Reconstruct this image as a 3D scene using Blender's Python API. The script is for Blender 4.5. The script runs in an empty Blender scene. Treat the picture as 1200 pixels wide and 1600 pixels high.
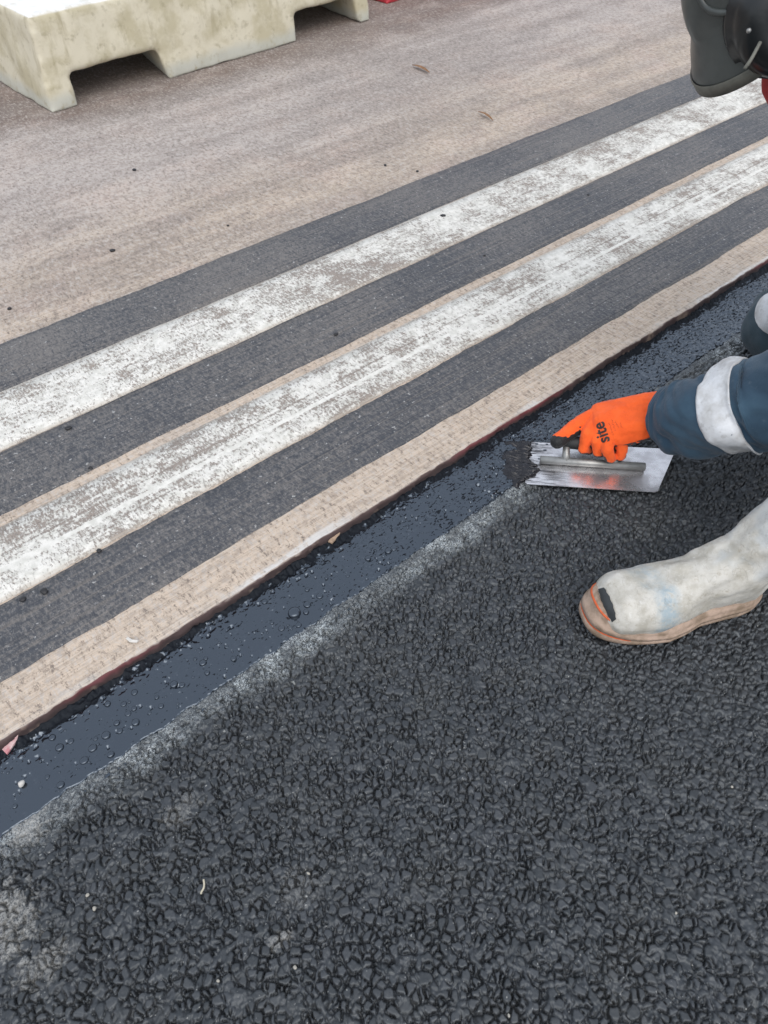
import bpy, bmesh, math, random
import numpy as np
from mathutils import Vector, Matrix, noise as mnoise
from mathutils.bvhtree import BVHTree

random.seed(7); RNG = np.random.RandomState(11)
scene = bpy.context.scene
COL = scene.collection

# ------------------------------------------------------------------ camera, sky, sun, exposure
CAM_H = 1.022                       # metres above the new asphalt
PITCH = math.radians(48.434)        # looking down
FPX = 26.0 / 36.0 * 1600.0
cam_data = bpy.data.cameras.new('camera')
cam_data.sensor_fit = 'VERTICAL'; cam_data.sensor_height = 36.0; cam_data.lens = 26.0
cam_data.clip_start = 0.05; cam_data.clip_end = 500
cam_data.dof.use_dof = True; cam_data.dof.focus_distance = 1.18; cam_data.dof.aperture_fstop = 11.0
cam = bpy.data.objects.new('camera', cam_data); COL.objects.link(cam)
cam.location = (0, 0, CAM_H); cam.rotation_euler = (math.pi / 2 - PITCH, 0, 0)
scene.camera = cam

SUN_EL, SUN_AZ = math.radians(55), math.radians(170)     # compass-like: 0 = +Y, clockwise
world = bpy.data.worlds.new('World'); scene.world = world; world.use_nodes = True
wn = world.node_tree.nodes; wl = world.node_tree.links
for n_ in list(wn): wn.remove(n_)
w_out = wn.new('ShaderNodeOutputWorld'); w_bg = wn.new('ShaderNodeBackground')
w_sky = wn.new('ShaderNodeTexSky'); w_sky.sky_type = 'NISHITA'; w_sky.sun_disc = False
w_sky.sun_elevation = SUN_EL; w_sky.sun_rotation = SUN_AZ
w_sky.air_density = 1.0; w_sky.dust_density = 4.0; w_sky.ozone_density = 1.0
w_hs = wn.new('ShaderNodeHueSaturation'); w_hs.inputs['Saturation'].default_value = 0.8
w_bg.inputs['Strength'].default_value = 0.13
wl.new(w_sky.outputs[0], w_hs.inputs['Color']); w_mix = wn.new('ShaderNodeMix'); w_mix.data_type = 'RGBA'; w_mix.inputs[0].default_value = .65      # even cloud cover
w_mix.inputs[7].default_value = (5.1, 5.45, 6.0, 1); wl.new(w_hs.outputs[0], w_mix.inputs[6]); wl.new(w_mix.outputs[2], w_bg.inputs[0]); wl.new(w_bg.outputs[0], w_out.inputs[0])
sun_data = bpy.data.lights.new('sun', 'SUN'); sun_data.energy = 0.7; sun_data.angle = math.radians(60); sun_data.color = (1, .97, .93)
sun = bpy.data.objects.new('sun', sun_data); COL.objects.link(sun)
sdir = Vector((math.sin(SUN_AZ) * math.cos(SUN_EL), math.cos(SUN_AZ) * math.cos(SUN_EL), math.sin(SUN_EL)))
sun.rotation_euler = sdir.to_track_quat('Z', 'Y').to_euler(); sun.location = sdir * 30
scene.view_settings.view_transform = 'Standard'; scene.view_settings.look = 'None'
scene.view_settings.exposure = 0.66; scene.view_settings.gamma = 1.0; scene.view_settings.use_curve_mapping = False

# ------------------------------------------------------------------ measuring helpers
def at(x, y, z):
    """ground-measured point: where the sight line of photo position x, y meets height z"""
    dx, dy = (x - 600) / FPX, (800 - y) / FPX
    d = Vector((dx, math.cos(PITCH) + dy * math.sin(PITCH), -math.sin(PITCH) + dy * math.cos(PITCH)))
    return Vector((0, 0, CAM_H)) + d * ((z - CAM_H) / d.z)
def at_depth(x, y, dep):
    dx, dy = (x - 600) / FPX, (800 - y) / FPX
    return Vector((0, 0, CAM_H)) + dep * Vector((dx, math.cos(PITCH) + dy * math.sin(PITCH), -math.sin(PITCH) + dy * math.cos(PITCH)))
ROAD_ANG = math.radians(40.3736)
ROAD = Matrix.Rotation(ROAD_ANG, 4, 'Z')          # local x runs along the road edge, local y away across the old road
ROAD_INV = ROAD.inverted()
def uv_of(x, y, z): return ROAD_INV @ at(x, y, z)
ZR = 0.022                                         # old road top

# ------------------------------------------------------------------ node helpers
class NT:
    def __init__(s, name):
        s.m = bpy.data.materials.new(name); s.m.use_nodes = True
        s.t = s.m.node_tree; s.n = s.t.nodes; s.l = s.t.links
        s.b = s.n['Principled BSDF']; s.out = s.n['Material Output']
        s.tc = s.n.new('ShaderNodeTexCoord'); s.co = s.tc.outputs['Object']
    def put(s, sock, v):
        if v is None: return
        if isinstance(v, bpy.types.NodeSocket): s.l.new(v, sock)
        elif isinstance(v, (tuple, list)) and len(v) == 3 and sock.type == 'RGBA': sock.default_value = (*v, 1)
        else: sock.default_value = v
    def mapping(s, scale=(1, 1, 1), loc=(0, 0, 0), co=None):
        m = s.n.new('ShaderNodeMapping'); s.l.new(co or s.co, m.inputs['Vector'])
        m.inputs['Scale'].default_value = scale; m.inputs['Location'].default_value = loc
        return m.outputs[0]
    def noise(s, scale, detail=3, rough=.55, co=None, dist=0):
        n = s.n.new('ShaderNodeTexNoise'); s.l.new(co or s.co, n.inputs['Vector'])
        n.inputs['Scale'].default_value = scale; n.inputs['Detail'].default_value = detail
        n.inputs['Roughness'].default_value = rough; n.inputs['Distortion'].default_value = dist
        return n.outputs['Fac']
    def voro(s, scale, feature='F1', co=None, rnd=1, out='Distance'):
        n = s.n.new('ShaderNodeTexVoronoi'); n.feature = feature; s.l.new(co or s.co, n.inputs['Vector'])
        n.inputs['Scale'].default_value = scale; n.inputs['Randomness'].default_value = rnd
        return n.outputs[out]
    def math(s, op, a, b=None, c=None, clamp=False):
        n = s.n.new('ShaderNodeMath'); n.operation = op; n.use_clamp = clamp
        s.put(n.inputs[0], a)
        if b is not None: s.put(n.inputs[1], b)
        if c is not None: s.put(n.inputs[2], c)
        return n.outputs[0]
    def ramp(s, f, lo, hi, a=0., b=1., smooth=True):
        n = s.n.new('ShaderNodeMapRange'); n.interpolation_type = 'SMOOTHSTEP' if smooth else 'LINEAR'
        s.put(n.inputs['Value'], f)
        n.inputs['From Min'].default_value = lo; n.inputs['From Max'].default_value = hi
        n.inputs['To Min'].default_value = a; n.inputs['To Max'].default_value = b
        return n.outputs[0]
    def mix(s, f, a, b, mode='MIX'):
        n = s.n.new('ShaderNodeMix'); n.data_type = 'RGBA'; n.blend_type = mode
        s.put(n.inputs[0], f); s.put(n.inputs[6], a); s.put(n.inputs[7], b)
        return n.outputs[2]
    def xyz(s, co=None):
        n = s.n.new('ShaderNodeSeparateXYZ'); s.l.new(co or s.co, n.inputs[0]); return n.outputs
    def attr(s, name, out='Fac'):
        n = s.n.new('ShaderNodeAttribute'); n.attribute_name = name; return n.outputs[out]
    def blob(s, x, y, rx, ry, nz, k=.6):
        """a stain with a ragged outline round local x, y"""
        o = s.xyz()
        dx = s.math('DIVIDE', s.math('SUBTRACT', o[0], x), rx); dy = s.math('DIVIDE', s.math('SUBTRACT', o[1], y), ry)
        d = s.math('SQRT', s.math('ADD', s.math('MULTIPLY', dx, dx), s.math('MULTIPLY', dy, dy)))
        d = s.math('ADD', d, s.math('MULTIPLY', s.math('SUBTRACT', nz, .5), k * 4))
        return s.ramp(d, .55, 1.1, 1, 0)
    def bump(s, h, strength=.3, dist=.002, nrm=None):
        n = s.n.new('ShaderNodeBump'); s.put(n.inputs['Height'], h)
        n.inputs['Strength'].default_value = strength; n.inputs['Distance'].default_value = dist
        if nrm: s.l.new(nrm, n.inputs['Normal'])
        return n.outputs[0]
    def done(s, col, rough=.7, bump=None, metal=0., spec=.5, **kw):
        s.put(s.b.inputs['Base Color'], col); s.put(s.b.inputs['Roughness'], rough); s.put(s.b.inputs['Metallic'], metal)
        s.put(s.b.inputs['Specular IOR Level'], spec)
        if bump: s.l.new(bump, s.b.inputs['Normal'])
        for k, v in kw.items(): s.put(s.b.inputs[k.replace('_', ' ')], v)
        return s.m

# ------------------------------------------------------------------ materials
def mat_asphalt():
    t = NT('bitumen_asphalt'); o = t.xyz(); st = t.attr('stone')
    n1 = t.noise(55, 4); n2 = t.noise(420, 3, .7); n3 = t.noise(9, 3)
    col = t.mix(t.ramp(st, 0, 1, 0, 1, False), (.011, .012, .0135), (.029, .0305, .034))
    col = t.mix(t.ramp(n3, .45, .75, 0, .5), col, (.042, .0415, .039))
    col = t.mix(t.math('MULTIPLY', t.ramp(n2, .55, .8), .30), col, (.13, .13, .13))
    # pale dust scuffed along the joint, only on the tops of the stones
    top = t.ramp(o[2], -.0030, -.0004)
    w = t.math('ADD', o[1], t.math('MULTIPLY', t.math('SUBTRACT', t.noise(14, 3), .5), .05))
    band = t.math('MULTIPLY', t.ramp(w, .524, .560), t.ramp(o[1], .61, .592))
    vein = t.math('MAXIMUM', t.ramp(t.noise(260, 4, .8, dist=2.0), .515, .56), t.math('MULTIPLY', t.ramp(t.noise(520, 2, .7), .56, .62), .8))
    patchy = t.math('MULTIPLY', t.ramp(t.noise(30, 3), .40, .58), t.ramp(t.noise(5.5, 2), .40, .60, .15, 1))
    dust = t.math('MULTIPLY', t.math('MULTIPLY', band, vein), t.math('ADD', t.math('MULTIPLY', patchy, .70), .30))
    col = t.mix(t.math('MULTIPLY', dust, .92), col, (.54, .59, .60))
    speck = t.math('MULTIPLY', t.ramp(t.noise(170, 2, .6), .66, .74), t.ramp(w, .40, .54))
    col = t.mix(t.math('MULTIPLY', speck, .6), col, (.33, .34, .32))
    col = t.mix(t.math('MULTIPLY', t.ramp(t.noise(260, 1, .5, co=t.mapping(loc=(2.2, 1.7, 0))), .745, .775), .7), col, (.34, .34, .32))
    nz = t.noise(60, 4, .65)
    for (px, py, rx, ry, k) in ((4, 1440, .045, .045, .5), (35, 1290, .03, .03, .5), (440, 1465, .014, .012, .45), (462, 1390, .03, .028, .12), (280, 1265, .03, .02, .22), (60, 1510, .035, .022, .35)):
        q = uv_of(px, py, 0)
        s = t.math('MULTIPLY', t.math('MULTIPLY', t.blob(q.x, q.y, rx, ry, nz, .8), t.ramp(n2, .36, .55)), k)
        col = t.mix(s, col, (.40, .39, .36))
    bm = t.bump(t.math('ADD', t.math('MULTIPLY', n2, .6), n1), .28, .0012)
    return t.done(col, t.ramp(n1, .3, .7, .38, .56), bm, spec=.8, Specular_Tint=(.86, .94, 1., 1.), IOR=1.5)
def mat_asphalt_apron():
    t = NT('bitumen_asphalt_plain')
    v = t.voro(95, 'DISTANCE_TO_EDGE'); n2 = t.noise(420, 3, .7)
    col = t.mix(t.ramp(v, .02, .16), (.008, .008, .009), (.024, .0255, .028))
    return t.done(col, .55, t.bump(t.math('ADD', t.ramp(v, 0, .25), t.math('MULTIPLY', n2, .2)), .9, .004))
def mat_tar():
    t = NT('wet_bitumen'); n = t.noise(230, 3, .6); o = t.xyz()
    rough = t.math('ADD', t.ramp(o[0], .55, 1.1, .05, .16), t.ramp(t.noise(120, 2), .45, .75, 0, .06))
    # dark reflections put into the finish as dull patches: a ragged fringe against the cut edge, and flecks that thicken towards the trowel
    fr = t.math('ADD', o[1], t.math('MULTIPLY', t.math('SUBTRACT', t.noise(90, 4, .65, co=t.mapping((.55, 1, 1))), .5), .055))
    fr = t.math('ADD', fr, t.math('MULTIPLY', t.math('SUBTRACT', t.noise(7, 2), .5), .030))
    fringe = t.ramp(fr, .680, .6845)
    fl = t.math('ADD', t.noise(235, 3, .6, co=t.mapping((.55, 1, 1), (.3, .1, 0))), t.math('MULTIPLY', t.noise(22, 2), .22))
    fl = t.math('ADD', fl, t.ramp(o[0], -.1, .95, -.035, .075))
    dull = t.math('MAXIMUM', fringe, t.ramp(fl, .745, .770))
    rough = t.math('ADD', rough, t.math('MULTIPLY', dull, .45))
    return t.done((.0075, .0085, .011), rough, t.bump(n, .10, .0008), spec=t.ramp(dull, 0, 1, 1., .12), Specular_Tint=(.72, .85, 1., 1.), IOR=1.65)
def mat_old_road():
    t = NT('worn_chipped_road'); o = t.xyz()
    big = t.noise(2.2, 4, .6); mid = t.noise(20, 4, .65); fine = t.noise(150, 4, .8, co=t.mapping((1, .42, 1))); vf = t.noise(460, 2, .7)
    streak = t.noise(1, 3, .6, co=t.mapping((6, 190, 1)))
    w = t.math('ADD', o[1], t.math('MULTIPLY', t.math('SUBTRACT', big, .5), .55))
    beige = (.515, .425, .340); grey = (.450, .400, .365); brown = (.190, .142, .118)
    col = t.mix(t.ramp(w, 1.8, 2.25), beige, grey)
    col = t.mix(t.ramp(w, 2.60, 2.80), col, brown)
    pink = t.mix(t.ramp(t.noise(5, 3), .45, .7), col, (.520, .410, .345))
    col = t.mix(t.ramp(o[1], 1.4, 2.6, 1, .25), col, pink)
    near = t.ramp(o[1], 1.12, 1.20, 1, 0)
    col = t.mix(near, col, (.58, .475, .375))
    lanes = t.noise(1, 3, .55, co=t.mapping((.7, 6.5, 1))); clouds = t.noise(7, 4, .62, co=t.mapping((.6, 1, 1)))
    fz = t.ramp(o[1], 1.12, 1.20, .25, 1)
    col = t.mix(t.math('MULTIPLY', fz, t.ramp(lanes, .38, .62, .50, 0)), col, (.215, .185, .165)); col = t.mix(t.math('MULTIPLY', fz, t.ramp(clouds, .50, .70, 0, .40)), col, (.20, .175, .16))
    col = t.mix(t.ramp(clouds, .46, .30, 0, .35), col, (.52, .46, .40))
    # grain of the chippings: pale stones, dark sockets
    col = t.mix(t.math('MULTIPLY', t.ramp(fine, .50, .64), .62), col, (.53, .50, .47))
    col = t.mix(t.math('MULTIPLY', t.ramp(fine, .48, .34), .75), col, (.105, .088, .080))
    col = t.mix(t.math('MULTIPLY', t.ramp(vf, .58, .72), .35), col, (.52, .49, .46))
    col = t.mix(t.math('MULTIPLY', t.ramp(t.noise(75, 3, .7), .46, .64), t.ramp(o[1], 1.12, 1.2, .28, .42)), col, (.175, .150, .136))
    col = t.mix(t.math('MULTIPLY', t.math('MULTIPLY', t.ramp(streak, .55, .42), t.ramp(o[1], 1.5, 2.0, .20, .10)), 1.0), col, (.19, .155, .13))
    groove = t.noise(1, 2, .5, co=t.mapping((2.2, 310, 1)))
    col = t.mix(t.math('MULTIPLY', t.ramp(groove, .56, .66), t.ramp(o[1], 1.45, 2.2, .26, .12)), col, (.19, .155, .125))
    col = t.mix(t.math('MULTIPLY', t.ramp(groove, .42, .34), t.ramp(o[1], 1.45, 2.2, .35, .1)), col, (.62, .55, .46))
    # the scraped rim carries a smear of white line paint
    rimw = t.math('ADD', o[1], t.math('MULTIPLY', t.math('SUBTRACT', t.noise(5, 3), .5), .030))
    rim = t.math('MULTIPLY', t.ramp(rimw, .7135, .7065), t.ramp(t.noise(60, 4, .7), .32, .52, .25, 1))
    rim = t.math('MULTIPLY', rim, t.ramp(t.noise(3.3, 2), .46, .60, .10, 1))
    col = t.mix(t.math('MULTIPLY', rim, .85), col, (.62, .61, .59))
    h = t.math('ADD', fine, t.math('MULTIPLY', streak, .5))
    return t.done(col, .85, t.bump(h, .7, .003), spec=.3)
def mat_edge():
    t = NT('cut_red_screed'); o = t.xyz(); n = t.noise(60, 4, .65, co=t.mapping((.25, 1, 1)))
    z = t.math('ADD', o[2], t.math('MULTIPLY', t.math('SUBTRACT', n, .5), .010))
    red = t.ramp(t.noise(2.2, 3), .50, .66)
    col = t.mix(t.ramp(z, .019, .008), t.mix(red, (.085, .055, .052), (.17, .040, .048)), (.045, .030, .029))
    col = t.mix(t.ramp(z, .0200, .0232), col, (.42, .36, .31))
    col = t.mix(t.math('MULTIPLY', t.ramp(t.noise(25, 3), .6, .72), .6), col, (.28, .21, .16))
    return t.done(col, .8, t.bump(n, .5, .003))
def mat_white(seed, line_v, v0, v1):
    t = NT('worn_white_line_paint'); o = t.xyz(); co = t.mapping(loc=(seed, seed * .7, 0))
    fine = t.noise(200, 4, .80, co=t.mapping((1, .42, 1), (seed, seed * .7, 0))); mid = t.noise(26, 4, .65, co=co); big = t.noise(4.5, 3, .6, co=co)
    st = t.noise(1, 3, .65, co=t.mapping((5, 170, 1), (seed, 0, 0)))
    tot = t.math('ADD', t.math('MULTIPLY', fine, .58), t.math('MULTIPLY', mid, .30))
    tot = t.math('ADD', tot, t.math('MULTIPLY', big, .30)); tot = t.math('ADD', tot, t.math('MULTIPLY', st, .16))
    if line_v:
        ln = t.ramp(t.math('ABSOLUTE', t.math('SUBTRACT', o[1], line_v)), .002, .006, .22, 0)
        gap = t.ramp(t.math('ABSOLUTE', t.math('SUBTRACT', o[1], line_v + .032)), .001, .004, -.05, 0)
        tot = t.math('ADD', t.math('ADD', tot, ln), gap)
    worn = t.ramp(tot, .690, .600)
    base = t.mix(mid, (.30, .25, .21), (.19, .165, .15))
    base = t.mix(t.ramp(t.noise(300, 2), .55, .7), base, (.12, .10, .09))
    wcol = t.mix(t.ramp(t.noise(70, 3, co=co), .35, .7), (.73, .715, .665), (.58, .57, .52))
    col = t.mix(t.math('MULTIPLY', worn, .92), wcol, base)
    edge = t.ramp(t.math('MINIMUM', t.math('SUBTRACT', o[1], v0), t.math('SUBTRACT', v1, o[1])), .004, .012, .5, 0)
    col = t.mix(edge, col, (.50, .44, .37))
    return t.done(col, .75, t.bump(t.math('SUBTRACT', fine, worn), .5, .002), spec=.3)
def mat_dark(seed, wear):
    t = NT('dark_overpaint'); co = t.mapping(loc=(seed, seed * .3, 0)); o = t.xyz()
    fine = t.noise(190, 3, .78, co=t.mapping((1, .45, 1), (seed, seed * .3, 0))); mid = t.noise(16, 4, .65, co=co); big = t.noise(3.5, 3, co=co)
    st = t.noise(1, 4, .7, co=t.mapping((3.5, 210, 1), (seed, seed, 0)))
    col = t.mix(mid, (.044, .049, .059), (.074, .079, .089))
    scuff = t.math('ADD', t.math('MULTIPLY', fine, .62), t.math('ADD', t.math('MULTIPLY', big, .28), t.math('MULTIPLY', st, .36)))
    col = t.mix(t.ramp(scuff, .56 - wear, .76 - wear, 0, .62), col, (.205, .188, .172))
    col = t.mix(t.math('MULTIPLY', t.ramp(t.noise(1, 3, .6, co=t.mapping((1.6, 120, 1), (seed, 0, 0))), .52, .68), .55), col, (.185, .165, .145))
    col = t.mix(t.math('MULTIPLY', t.ramp(t.noise(1, 2, .5, co=t.mapping((1.2, 260, 1), (seed, 3, 0))), .56, .66), .6), col, (.030, .034, .044))
    g2 = t.noise(230, 2, .7, co=t.mapping((1, .6, 1), (seed, 0, 0)))
    col = t.mix(t.ramp(g2, .52, .66, 0, .45), col, (.045, .048, .055)); col = t.mix(t.ramp(g2, .46, .34, 0, .35), col, (.26, .245, .23))
    col = t.mix(t.math('MULTIPLY', t.ramp(t.noise(120, 2, .6, co=co), .66, .73), .8), col, (.42, .42, .41))
    col = t.mix(t.math('MULTIPLY', t.ramp(fine, .46, .30), .5), col, (.030, .032, .038))
    return t.done(col, .62, t.bump(fine, .6, .002), spec=.4)
def simple(name, col, rough=.6, metal=0., nscale=60, namt=.25, bscale=150, bst=.2, bd=.001, spec=.5, col2=None, **kw):
    t = NT(name); n = t.noise(nscale, 4, .6)
    c2 = col2 or tuple(c * (1 - namt) for c in col)
    c = t.mix(t.ramp(n, .35, .68), col, c2)
    return t.done(c, rough, t.bump(t.noise(bscale, 3), bst, bd), metal, spec, **kw)
def mat_barrier():
    t = NT('weathered_cream_plastic'); o = t.xyz(); n = t.noise(9, 5, .65); n2 = t.noise(38, 4, .6)
    col = t.mix(t.ramp(n, .40, .62), (.64, .59, .455), (.50, .45, .31))
    col = t.mix(t.ramp(t.math('ADD', o[2], t.math('MULTIPLY', n, .05)), .085, .045, 0, .7), col, (.46, .475, .43))
    n3 = t.noise(19, 5, .7); col = t.mix(t.ramp(n3, .56, .70, 0, .34), col, (.36, .31, .20))
    dr = t.noise(1, 4, .6, co=t.mapping((26, 26, 3)))
    col = t.mix(t.math('MULTIPLY', t.math('MULTIPLY', t.ramp(dr, .56, .70), t.ramp(o[2], .06, .18)), .55), col, (.29, .245, .14))
    col = t.mix(t.math('MULTIPLY', t.ramp(n2, .54, .72), .55), col, (.36, .32, .21))
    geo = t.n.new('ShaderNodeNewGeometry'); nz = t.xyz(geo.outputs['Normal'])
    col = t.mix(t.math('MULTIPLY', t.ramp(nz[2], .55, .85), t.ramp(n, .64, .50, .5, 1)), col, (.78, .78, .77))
    return t.done(col, .48, t.bump(n2, .25, .004), spec=.45, Subsurface_Weight=.0)
def mat_cloth(name, c1, c2, wave=900):
    t = NT(name); n = t.noise(11, 4, .6); f = t.noise(wave, 2, .6)
    col = t.mix(t.ramp(n, .35, .70), c1, c2)
    col = t.mix(t.math('MULTIPLY', t.ramp(t.noise(60, 4, .7), .6, .75), .25), col, (.16, .19, .21))
    h = t.math('ADD', t.math('MULTIPLY', f, .25), t.noise(26, 3))
    return t.done(col, .85, t.bump(h, .45, .006), spec=.25, Sheen_Weight=.15)
def mat_tape():
    t = NT('reflective_tape'); n = t.noise(22, 4, .65)
    col = t.mix(t.ramp(n, .35, .68), (.72, .74, .76), (.50, .50, .49))
    col = t.mix(t.math('MULTIPLY', t.ramp(t.noise(70, 3), .58, .72), .4), col, (.30, .29, .27))
    return t.done(col, .5, t.bump(t.noise(38, 3), .5, .005), .12, .5)
def mat_glove():
    t = NT('orange_knit_and_black_coating'); c = t.attr('coat'); n = t.noise(40, 3); k = t.noise(620, 2, .6)
    o = t.mix(t.ramp(n, .3, .7), (.95, .135, .022), (.82, .105, .016))
    col = t.mix(t.ramp(c, .42, .55), o, (.016, .017, .018))
    return t.done(col, t.ramp(c, .4, .6, .8, .45), t.bump(t.math('ADD', t.math('MULTIPLY', k, .35), t.noise(85, 3, .6, co=t.mapping((1.6, .7, 1)))), .6, .0035), spec=.3, Sheen_Weight=.1)
def mat_boot():
    t = NT('stained_white_rubber'); n = t.noise(26, 5, .65); n2 = t.noise(90, 4, .7); o = t.xyz()
    col = t.mix(t.ramp(n, .36, .66), (.57, .555, .505), (.41, .39, .335))
    col = t.mix(t.math('MULTIPLY', t.ramp(n2, .56, .70), .35), col, (.70, .70, .68))
    col = t.mix(t.math('MULTIPLY', t.ramp(n2, .42, .30), .5), col, (.33, .29, .22))
    # faded blue transverse stripe and a smudge running up the instep (boot coordinates)
    w = t.math('ADD', o[0], t.math('MULTIPLY', t.math('SUBTRACT', n, .5), .035))
    w = t.math('SUBTRACT', w, t.math('MULTIPLY', o[1], -.22))
    s = t.math('MULTIPLY', t.ramp(w, .070, .090), t.ramp(w, .126, .104))
    col = t.mix(t.math('MULTIPLY', s, t.math('MULTIPLY', t.ramp(n2, .30, .60, .15, .8), t.ramp(t.noise(17, 3), .34, .56, .35, 1))), col, (.27, .36, .41))
    crk = t.ramp(t.math('ABSOLUTE', t.math('SUBTRACT', t.noise(34, 3, .6, dist=.8), .5)), .012, 0, 0, 1)
    col = t.mix(t.math('MULTIPLY', crk, .22), col, (.22, .19, .14))
    s2 = t.math('MULTIPLY', t.math('MULTIPLY', t.ramp(o[0], .13, .17), t.ramp(o[2], .075, .10)), t.ramp(t.noise(14, 3), .46, .62))
    col = t.mix(t.math('MULTIPLY', s2, .45), col, (.42, .47, .50))
    col = t.mix(t.math('MULTIPLY', t.ramp(t.math('ADD', o[2], t.math('MULTIPLY', n, .03)), .052, .034), .55), col, (.36, .30, .20))
    return t.done(col, .6, t.bump(t.math('SUBTRACT', t.math('ADD', n2, n), t.math('MULTIPLY', crk, .5)), .34, .003), spec=.4)
def mat_steel():
    t = NT('trowel_steel'); n = t.noise(1, 3, .6, co=t.mapping((40, 400, 1))); m = t.noise(24, 4, .6)
    col = t.mix(t.ramp(m, .4, .7), (.74, .73, .74), (.58, .56, .57))
    o = t.xyz(); f = t.noise(1, 4, .65, co=t.mapping((22, 150, 1)))
    film = t.math('MULTIPLY', t.ramp(o[0], .125, .015), t.ramp(f, .42, .62)); col = t.mix(t.math('MULTIPLY', film, .9), col, (.02, .02, .024))
    scr = t.ramp(t.noise(1, 2, .5, co=t.mapping((30, 700, 1))), .60, .68); col = t.mix(t.math('MULTIPLY', scr, .35), col, (.30, .29, .29))
    return t.done(col, t.ramp(m, .3, .7, .17, .36), t.bump(n, .08, .001), .85, .5)

M = dict(asphalt=mat_asphalt(), apron=mat_asphalt_apron(), tar=mat_tar(), road=mat_old_road(), edge=mat_edge(),
    white_far=mat_white(3.1, None, 1.278, 1.455), white_near=mat_white(8.4, .992, .928, 1.09),
    dark_a=mat_dark(1.3, .05), dark_b=mat_dark(5.2, .02), dark_c=mat_dark(9.7, .0),
    barrier=mat_barrier(), red_plastic=simple('red_barrier_plastic', (.50, .035, .05), .45),
    steel=mat_steel(), spine=simple('dull_aluminium', (.36, .36, .345), .45, .7, 40, .3),
    grip=simple('black_rubber', (.02, .021, .022), .6), cloth=mat_cloth('teal_work_cloth', (.048, .095, .140), (.030, .062, .098)),
    trouser=mat_cloth('dark_teal_trouser_cloth', (.045, .074, .092), (.028, .047, .060)),
    tape=mat_tape(), glove=mat_glove(), boot=mat_boot(),
    sole=simple('tan_sole_rubber', (.42, .31, .24), .7, 0, 38, .4, 90, .5, .003, col2=(.22, .16, .11)),
    orange=simple('orange_rubber_line', (.62, .12, .035), .6), charcoal=simple('charcoal_rubber', (.035, .04, .042), .6),
    helmet=simple('dark_grey_helmet_plastic', (.070, .079, .075), .32, 0, 20, .3, 60, .2, .001), muff=simple('black_gloss_plastic', (.012, .014, .015), .28, 0, 30, .3),
    lip=simple('olive_grey_helmet_trim', (.15, .15, .125), .55), skin=simple('weathered_skin', (.42, .20, .15), .55, 0, 60, .2),
    redcloth=simple('red_neck_cloth', (.52, .05, .05), .8), eye=simple('eye_white', (.7, .68, .65), .3),
    ink=simple('black_print', (.03, .022, .02), .7), rink=simple('dark_red_print', (.36, .035, .02), .7),
    leaf=simple('dry_brown_leaf', (.30, .15, .06), .75, 0, 120, .4), crumb=simple('bitumen_crumb', (.018, .018, .02), .5),
    chip=simple('pale_stone', (.62, .60, .56), .7), flake=simple('pink_white_paint_flake', (.62, .50, .48), .75, 0, 70, .3, col2=(.5, .2, .22)),
    stiff=simple('stiff_bitumen', (.0105, .0105, .0145), .26, 0, 160, .3, 300, .3, .001), grit=simple('dusty_grit', (.40, .38, .33), .8), wood=simple('tan_splinter', (.42, .30, .21), .8, 0, 90, .35), string=simple('cream_fibre', (.60, .55, .42), .7))

# ------------------------------------------------------------------ mesh helpers
LATE = []
def link(name, me, mat, parent=None, matrix=None, smooth=True):
    o = bpy.data.objects.new(name, me)
    if len(me.vertices) > 30000: LATE.append(o)          # heavy ground meshes join the scene last, so that modifiers evaluate fast
    else: COL.objects.link(o)
    if mat and not me.materials: me.materials.append(mat)
    if smooth and len(me.polygons): me.polygons.foreach_set('use_smooth', np.ones(len(me.polygons), dtype=bool))
    if parent: o.parent = parent
    if matrix is not None: o.matrix_local = matrix
    return o
def tag(o, label=None, cat=None, group=None, kind=None):
    for k, v in (('label', label), ('category', cat), ('group', group), ('kind', kind)):
        if v: o[k] = v
    return o
def empty(name, loc=(0, 0, 0), matrix=None):
    o = bpy.data.objects.new(name, None); COL.objects.link(o); o.empty_display_size = .1
    if matrix is not None: o.matrix_world = matrix
    else: o.location = loc
    return o
def pydata(verts, faces):
    me = bpy.data.meshes.new('m'); me.from_pydata([tuple(v) for v in verts], [], faces); me.update(); return me
def grid_mesh(U, V, Z, keep=None, attr=None):
    ny, nx = U.shape
    me = bpy.data.meshes.new('grid')
    co = np.stack([U, V, Z], -1).reshape(-1, 3).astype(np.float32)
    idx = np.arange(nx * ny, dtype=np.int32).reshape(ny, nx)
    q = np.stack([idx[:-1, :-1], idx[:-1, 1:], idx[1:, 1:], idx[1:, :-1]], -1).reshape(-1, 4)
    if keep is not None: q = q[keep[:-1, :-1].reshape(-1)]
    me.vertices.add(len(co)); me.vertices.foreach_set('co', co.ravel())
    me.loops.add(q.size); me.loops.foreach_set('vertex_index', q.ravel().astype(np.int32))
    me.polygons.add(len(q)); me.polygons.foreach_set('loop_start', np.arange(0, q.size, 4, dtype=np.int32))
    me.polygons.foreach_set('use_smooth', np.ones(len(q), dtype=bool))
    if attr is not None:
        a = me.attributes.new(attr[0], 'FLOAT', 'POINT'); a.data.foreach_set('value', attr[1].ravel().astype(np.float32))
    me.update(calc_edges=True); me.validate(); return me
_TAB = RNG.rand(256, 256)
def vnoise(u, v, s, seed=0):
    x = u * s + seed * 17.37; y = v * s + seed * 9.71
    xi = np.floor(x).astype(int); yi = np.floor(y).astype(int); fx = x - xi; fy = y - yi
    fx = fx * fx * (3 - 2 * fx); fy = fy * fy * (3 - 2 * fy)
    T = lambda a, b: _TAB[a & 255, b & 255]
    return (T(xi, yi) * (1 - fx) + T(xi + 1, yi) * fx) * (1 - fy) + (T(xi, yi + 1) * (1 - fx) + T(xi + 1, yi + 1) * fx) * fy
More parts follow.
